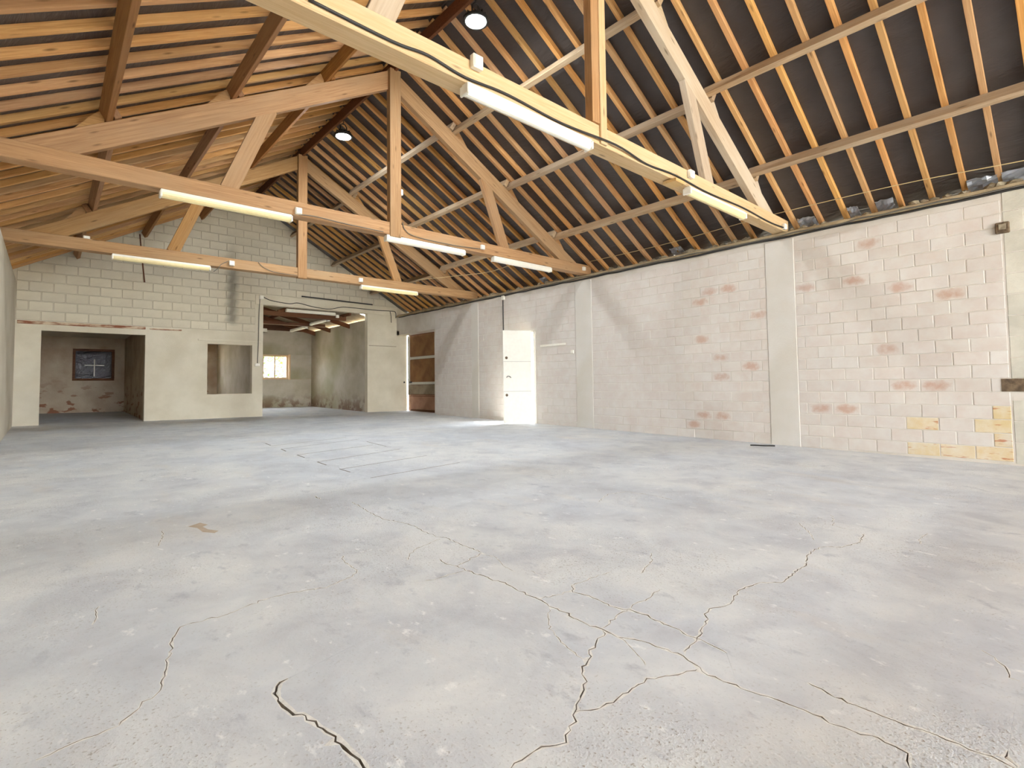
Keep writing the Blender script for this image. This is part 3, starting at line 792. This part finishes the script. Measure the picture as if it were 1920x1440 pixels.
TL = ('nearest pale timber roof truss with a cracked king post', 'middle brown timber roof truss', 'farthest timber roof truss, just before the gable wall')
def truss(i, y):
    T = empty('roof_truss', (RX, y, 3.55)); tag(T, TL[i], 'truss', 'king post roof trusses')
    tie, mem = ((m_pale, m_dusty_lit), (m_truss, m_truss), (m_truss, m_truss))[i]
    yb = y+.10
    member('tie_beam', (XL-.12, yb, 3.655), (XR+.14, yb, 3.655), .20, .205, tie, T, bev=.008)
    for s in (-1, 1):
        zt = 3.742; dv = .315
        fm_, _l = frame_m((RX, yb, ZP-dv/2), (RX+s*4.3, yb, ZP-dv/2-SL*4.3)); inv = fm_.inverted()
        pts = [(.0, ZP), ((ZP-zt)/SL, zt), ((ZP-dv-zt)/SL, zt), (.0, ZP-dv)]
        v = [inv @ Vector((RX+s*p[0], yb+o_, p[1])) for o_ in (-.05, .05) for p in pts]
        bm = bmesh.new(); vs = [bm.verts.new(q) for q in v]
        for q in ((0, 1, 2, 3), (7, 6, 5, 4), (0, 4, 5, 1), (1, 5, 6, 2), (2, 6, 7, 3), (3, 7, 4, 0)): bm.faces.new([vs[k] for k in q])
        bmesh.ops.bevel(bm, geom=bm.edges[:], offset=.005, segments=1, affect='EDGES')
        link('principal_rafter', bm_mesh('principal_rafter', bm), mem, T, fm_)
        member('strut', (RX+s*1.93, yb-.005, 5.02), (RX+s*2.44, yb-.005, 3.74), .085, .21, mem, T, bev=.005)
        for d in PD[s]:
            z = ZP-SL*(d+.02)
            a, b = d+.055, d+.34
            pts = [(RX+s*a, ZP-SL*a-.01), (RX+s*b, ZP-SL*b-.01), (RX+s*(a+.07), ZP-SL*(a+.07)+.145), (RX+s*(a-.012), ZP-SL*(a-.012)+.155)]
            v = [(p[0], yb-.035, p[1]) for p in pts]+[(p[0], yb+.035, p[1]) for p in pts]
            bm = bmesh.new(); vs = [bm.verts.new(q) for q in v]
            for q in ((0, 1, 2, 3), (7, 6, 5, 4), (0, 4, 5, 1), (1, 5, 6, 2), (2, 6, 7, 3), (3, 7, 4, 0)): bm.faces.new([vs[k] for k in q])
            link('cleat', bm_mesh('cleat', bm), mem, T)
    kw = .21
    if i == 0:
        member('king_post', (RX-.055, y+.035, 3.76), (RX-.055, y+.035, 6.30), .115, .10, m_truss, T, (0, 1, 0), .005)
        member('king_post', (RX+.055, y+.025, 3.56), (RX+.055, y+.025, 6.30), .105, .10, m_pale, T, (0, 1, 0), .005)
    else:
        member('king_post', (RX, y+.035, 3.525), (RX, y+.035, 6.33), .20, .12, m_truss, T, (0, 1, 0), .006)
    return T
TR = [truss(i, y) for i, y in enumerate(TY)]
member('packing_block', (5.52, TY[0]+.02, 3.52), (5.72, TY[0]+.02, 3.52), .18, .04, m_pale, TR[0])

# ------------------------------------------------------------------ lights
TUBE_L = 1.56
def batten(x0, y, z, label, yellow=False, two=False, rot=0., fade=None):
    t = empty('fluorescent_batten', (x0+TUBE_L/2, y, z)); tag(t, label, 'light', 'fluorescent battens')
    OWN[t.name] = Matrix.Translation((x0+TUBE_L/2, y, z)) @ Matrix.Rotation(rot, 4, 'Z'); t.rotation_euler.z = rot
    B = OWN[t.name]
    link('housing', boxm(TUBE_L, .085, .045, .006, 'housing', m_tubewhite), None, t, B @ Matrix.Translation((0, 0, .055)))
    n = 8; v = []; f = []; L = TUBE_L-.03
    for sx in (-L/2, L/2):
        for k in range(n+1):
            a = math.pi*k/n; v.append((sx, .055*math.cos(a), .034-.062*math.sin(a)))
    for k in range(n): f.append((k, k+1, n+2+k, n+1+k))
    f += [tuple(range(n+1)), tuple(range(2*n+1, n, -1)), (0, n+1, 2*n+1, n)]
    dm = m_diffy if yellow else m_diff
    o = link('diffuser', pyd('diffuser', v, f), dm, t, B)
    for sx in (-1, 1):
        link('end_cap', boxm(.025, .118, .085, .008, 'end_cap', m_tubewhite), None, t, B @ Matrix.Translation((sx*(TUBE_L/2-.004), 0, .018)))
    return t
batten(2.47, TY[0]+.02, 3.475, 'long white fluorescent batten under the nearest beam, upper left of its king post')
batten(5.93, TY[0]+.02, 3.475, 'yellowed fluorescent batten under the nearest beam, close to the block wall', True)
batten(.97, TY[1]+.04, 3.475, 'yellowed fluorescent batten under the left half of the middle beam', True)
batten(4.02, TY[1]+.04, 3.470, 'white fluorescent batten under the middle beam just right of its king post')
batten(6.27, TY[1]+.04, 3.470, 'white fluorescent batten under the right end of the middle beam')
batten(.80, TY[2]+.04, 3.475, 'fluorescent batten under the left half of the farthest beam', True)
batten(5.58, TY[2]+.04, 3.475, 'fluorescent batten under the right half of the farthest beam', True)
batten(5.46, 16.66, 3.47, 'widest fluorescent batten inside the rear annex, seen broadside')
batten(7.0-TUBE_L/2, 17.92, 3.33, 'upper slanting fluorescent batten inside the rear annex', rot=math.pi/2)
batten(7.0-TUBE_L/2, 19.95, 3.27, 'lower slanting fluorescent batten inside the rear annex', rot=math.pi/2)

def highbay(y, z, label):
    t = empty('highbay_lamp', (RX+.02, y, z)); tag(t, label, 'lamp', 'round high bay lamps at the ridge')
    B = Matrix.Translation((RX+.02, y, z))
    link('housing', lathe('housing', [(.155, .0), (.175, .005), (.178, .03), (.16, .045), (.10, .06), (.085, .11), (.05, .125)], 28), m_blackm, t, B)
    link('lens', lathe('lens', [(.02, -.016), (.09, -.013), (.135, -.002), (.14, .004)], 28), m_glassdisc, t, B)
    for k in range(12):
        a = 2*math.pi*k/12
        link('cooling_fin', boxm(.06, .006, .06, 0, 'cooling_fin', m_blackm), None, t, B @ Matrix.Rotation(a, 4, 'Z') @ Matrix.Translation((.115, 0, .07)))
    link('bracket', tube_mesh('bracket', [(-.06, 0, .11), (-.065, 0, .20), (-.03, 0, .25), (.03, 0, .25), (.065, 0, .20), (.06, 0, .11)], .011, 6), m_blackm, t, B)
    link('hook', tube_mesh('hook', [(0, 0, .245), (0, .0, .30), (0, 0, ZRB-.22-z)], .008, 6), m_blackm, t, B)
    return t
highbay(5.34, 5.98, 'nearer round high bay lamp hanging from the ridge, top of the photo')
highbay(9.56, 5.97, 'farther round high bay lamp hanging from the ridge, smaller in the photo')

# ------------------------------------------------------------------ boxes, switches and cables
def jbox(c, s, label, cat='junction box', mat=None):
    o = boxo('junction_box', c, s, mat or m_white, None, .008); tag(o, label, cat)
    k = min(range(3), key=lambda i: s[i]); nrm = Vector((0, 0, 0)); nrm[k] = -1
    ls = [v*.78 for v in s]; ls[k] = .008
    boxo('lid', Vector(c)+nrm*(s[k]/2+.002), ls, mat or m_white, o, .003)
    return o
jbox((2.56, TY[0]-.028, 3.735), (.105, .055, .115), 'largest white junction box on the nearest beam, above its long batten')
jbox((5.95, TY[0]-.028, 3.70), (.10, .055, .10), 'white junction box on the nearest beam above the yellowed batten')
jbox((8.90, TY[0]-.025, 3.61), (.085, .05, .095), 'white junction box where the nearest beam meets the block wall')
jbox((2.61, TY[1]-.025, 3.615), (.095, .05, .095), 'white junction box on the middle beam at the end of its yellowed batten')
jbox((5.97, TY[1]-.025, 3.655), (.085, .05, .085), 'white junction box on the right half of the middle beam')
jbox((8.85, TY[1]-.025, 3.655), (.085, .05, .085), 'white junction box where the middle beam meets the block wall')
jbox((4.17+.125, TY[1]+.035, 4.30), (.05, .08, .10), 'white junction box on the side of the middle king post')
jbox((2.74, TY[2]-.025, 3.65), (.10, .05, .10), 'white junction box on the left half of the farthest beam')
jbox((5.55, TY[2]-.025, 3.655), (.10, .05, .10), 'white junction box on the right half of the farthest beam')
jbox((.44, TY[2]+.06, 3.785), (.10, .05, .06), 'small white box on top of the farthest beam at left')
jbox((4.57, YG-.04, 3.73), (.11, .06, .11), 'white junction box at the upper left corner of the large opening')
jbox((4.47, YG-.03, 1.76), (.13, .05, .09), 'pale socket box on the pier left of the large opening', 'socket')
jbox((XR-.03, 10.37, 3.40), (.05, .11, .11), 'white junction box high on the wall above the white door')
jbox((XR-.02, 7.97, 1.83), (.03, .09, .08), 'small cream wall switch right of the white door', 'switch')
jbox((7.10, 16.64, 3.43), (.10, .06, .10), 'white junction box at the end of the annex batten')
db = boxo('dark_wall_box', (XR-.01, .70, 3.00), (.06, .135, .14), m_hole, None, .01); tag(db, 'dark brown box set high in the block wall near the right edge', 'box')
boxo('mortar_plug', (XR-.042, .70, 3.01), (.012, .07, .07), m_rubble, db, .004)
bt = boxo('wall_batten', (XR-.012, 8.60, 2.03), (.02, .83, .05), m_white, None, .004); tag(bt, 'pale horizontal batten fixed to the wall right of the white door', 'batten')

cable('beam_cable', [(1.2, TY[0]-.012, 3.60), (1.8, TY[0]-.014, 3.585), (2.1, TY[0]-.014, 3.61), (2.45, TY[0]-.014, 3.575), (2.9, TY[0]-.014, 3.60), (3.6, TY[0]-.014, 3.575), (4.4, TY[0]-.04, 3.60), (5.0, TY[0]-.014, 3.57), (5.6, TY[0]-.014, 3.60), (6.4, TY[0]-.014, 3.575), (7.4, TY[0]-.014, 3.60), (8.3, TY[0]-.014, 3.575), (8.86, TY[0]-.02, 3.59)],
      .011, m_black, 'black cable clipped along the nearest tie beam')
cable('beam_cable', [(2.62, TY[1]-.012, 3.57), (2.85, TY[1]-.014, 3.59), (3.3, TY[1]-.012, 3.575), (3.95, TY[1]-.012, 3.57)], .007, m_greyc, 'thin grey cable on the middle beam left of its king post')
cable('beam_cable', [(4.30, TY[1]-.012, 3.79), (4.34, TY[1]-.014, 3.68), (4.55, TY[1]-.012, 3.60), (5.3, TY[1]-.012, 3.585), (5.92, TY[1]-.012, 3.62)], .007, m_greyc, 'thin grey cable on the middle beam right of its king post')
cable('beam_cable', [(2.68, TY[2]-.012, 3.69), (2.55, TY[2]-.014, 3.60), (2.5, TY[2]-.012, 3.52), (2.42, TY[2]-.01, 3.44)], .007, m_greyc, 'short grey cable dropping from the farthest beam junction box')
cable('beam_cable', [(3.25, TY[2]-.012, 3.755), (3.35, TY[2]-.014, 3.66), (3.6, TY[2]-.012, 3.58), (4.05, TY[2]-.012, 3.575)], .007, m_greyc, 'thin grey cable curving down the farthest beam left of its king post')
def wob(y0, y1, n, f): return [f(y0+(y1-y0)*i/n, i) for i in range(n+1)]
rng = random.Random(21)
cable('wall_cable', wob(.05, 15.9, 60, lambda y, i: (XR-.022+rng.uniform(-.004, .004), y, ZW-.012+rng.uniform(-.01, .01))), .017, m_black, 'thick dark cable running along the top of the block wall', k=3)
cable('wall_cable', wob(.05, 12.0, 50, lambda y, i: (XR-.03+rng.uniform(-.004, .004), y, ZW+.022+rng.uniform(-.012, .012))), .011, m_greyc, 'thinner grey cable above the dark one on the wall top', k=3)
cable('eaves_twine', [(8.80, -.6, 3.70), (8.80, .46, 3.74), (8.80, 1.74, 3.815), (8.80, 3.40, 3.825), (8.87, 3.96, 3.83), (8.90, 5.54, 3.79), (8.90, 7.4, 3.80)], .006, m_rope, 'cream twine strung across the rafters above the block wall', 'twine')
cable('eaves_twine', [(8.2, 8.3, 4.05), (8.0, 9.6, 3.86), (7.6, 10.6, 3.85), (7.0, 11.4, 3.80)], .006, m_rope, 'loose cream twine sagging near the farthest truss', 'twine')
cable('door_conduit', [(XR-.012, 10.40, 3.36), (XR-.012, 10.40, 3.0), (XR-.012, 10.39, 2.40)], .016, m_black, 'dark vertical conduit down to the white door', 'conduit', 3)
cable('pier_cable', [(4.53, YG-.016, 3.69), (4.51, YG-.016, 3.2), (4.50, YG-.016, 2.4), (4.48, YG-.016, 1.80)], .011, m_greyc, 'grey cable running down the pier to the pale socket', k=4)
cable('lintel_cable', [(4.62, YG-.04, 3.74), (4.85, YG-.035, 3.66), (5.35, YG-.03, 3.615), (5.62, YG-.03, 3.66), (6.1, YG-.03, 3.58), (6.6, YG-.03, 3.56), (7.0, YG-.03, 3.66), (7.4, YG-.03, 3.67), (8.2, YG-.03, 3.66), (8.8, YG-.03, 3.68), (8.93, YG-.03, 3.64), (8.94, YG-.03, 3.45)], .012, m_black, 'black cable sagging across the lintel of the large opening')
cable('lintel_pipe', [(5.72, YG-.04, 3.875), (6.6, YG-.04, 3.86), (7.4, YG-.04, 3.845), (8.06, YG-.04, 3.835)], .022, m_black, 'dark pipe fixed above the lintel of the large opening', 'pipe', 3)
cable('lintel_drop', [(8.72, YG-.03, 3.66), (8.76, YG-.03, 3.5), (8.77, YG-.03, 3.28)], .010, m_black, 'short black cable end hanging on the panel beside the large opening', k=4)
cable('gable_rod', [(1.65, YG-.03, 5.05), (1.71, YG-.03, 4.4), (1.77, YG-.03, 3.83)], .016, m_dark, 'thin dark rod standing against the upper gable wall', 'rod', 3)
p0, p1 = on_floor(1407, 836), on_floor(1453, 838)
sc = [(p0[0]+(p1[0]-p0[0])*t+.012*math.sin(t*9), p0[1]+(p1[1]-p0[1])*t, zf(p0[0], p0[1])+.012) for t in (0, .2, .4, .6, .8, 1)]
cable('cable_offcut', sc, .012, m_black, 'short black cable offcut lying on the floor at the foot of the wall post')

# ------------------------------------------------------------------ hedge outside the annex window
def hedge(name, c, r, n, seed, label):
    rg = random.Random(seed); v = []; f = []
    for i in range(n):
        a = rg.uniform(0, 6.283); b = math.acos(rg.uniform(-1, 1)); q = rg.uniform(.6, 1)**.5
        p = Vector((c[0]+r[0]*q*math.sin(b)*math.cos(a), c[1]+r[1]*q*math.sin(b)*math.sin(a), c[2]+r[2]*q*math.cos(b)))
        u = Vector((rg.uniform(-1, 1), rg.uniform(-1, 1), rg.uniform(-1, 1))).normalized(); w = u.orthogonal().normalized()
        s = rg.uniform(.06, .13); k = len(v)
        v += [p+u*s, p+w*s*.5, p-u*s, p-w*s*.5]; f.append((k, k+1, k+2, k+3))
    o = link(name, pyd(name, v, f), m_leaf); tag(o, label, 'bush')
    return o
hedge('garden_bush', (7.6, 25.2, 1.35), (1.5, .9, 1.5), 2600, 1, 'sunlit green bush outside the annex window, behind its right pane')
hedge('garden_bush', (11.0, 26.0, 1.2), (1.5, .9, 1.3), 2200, 2, 'green bush farther right outside the annex window')
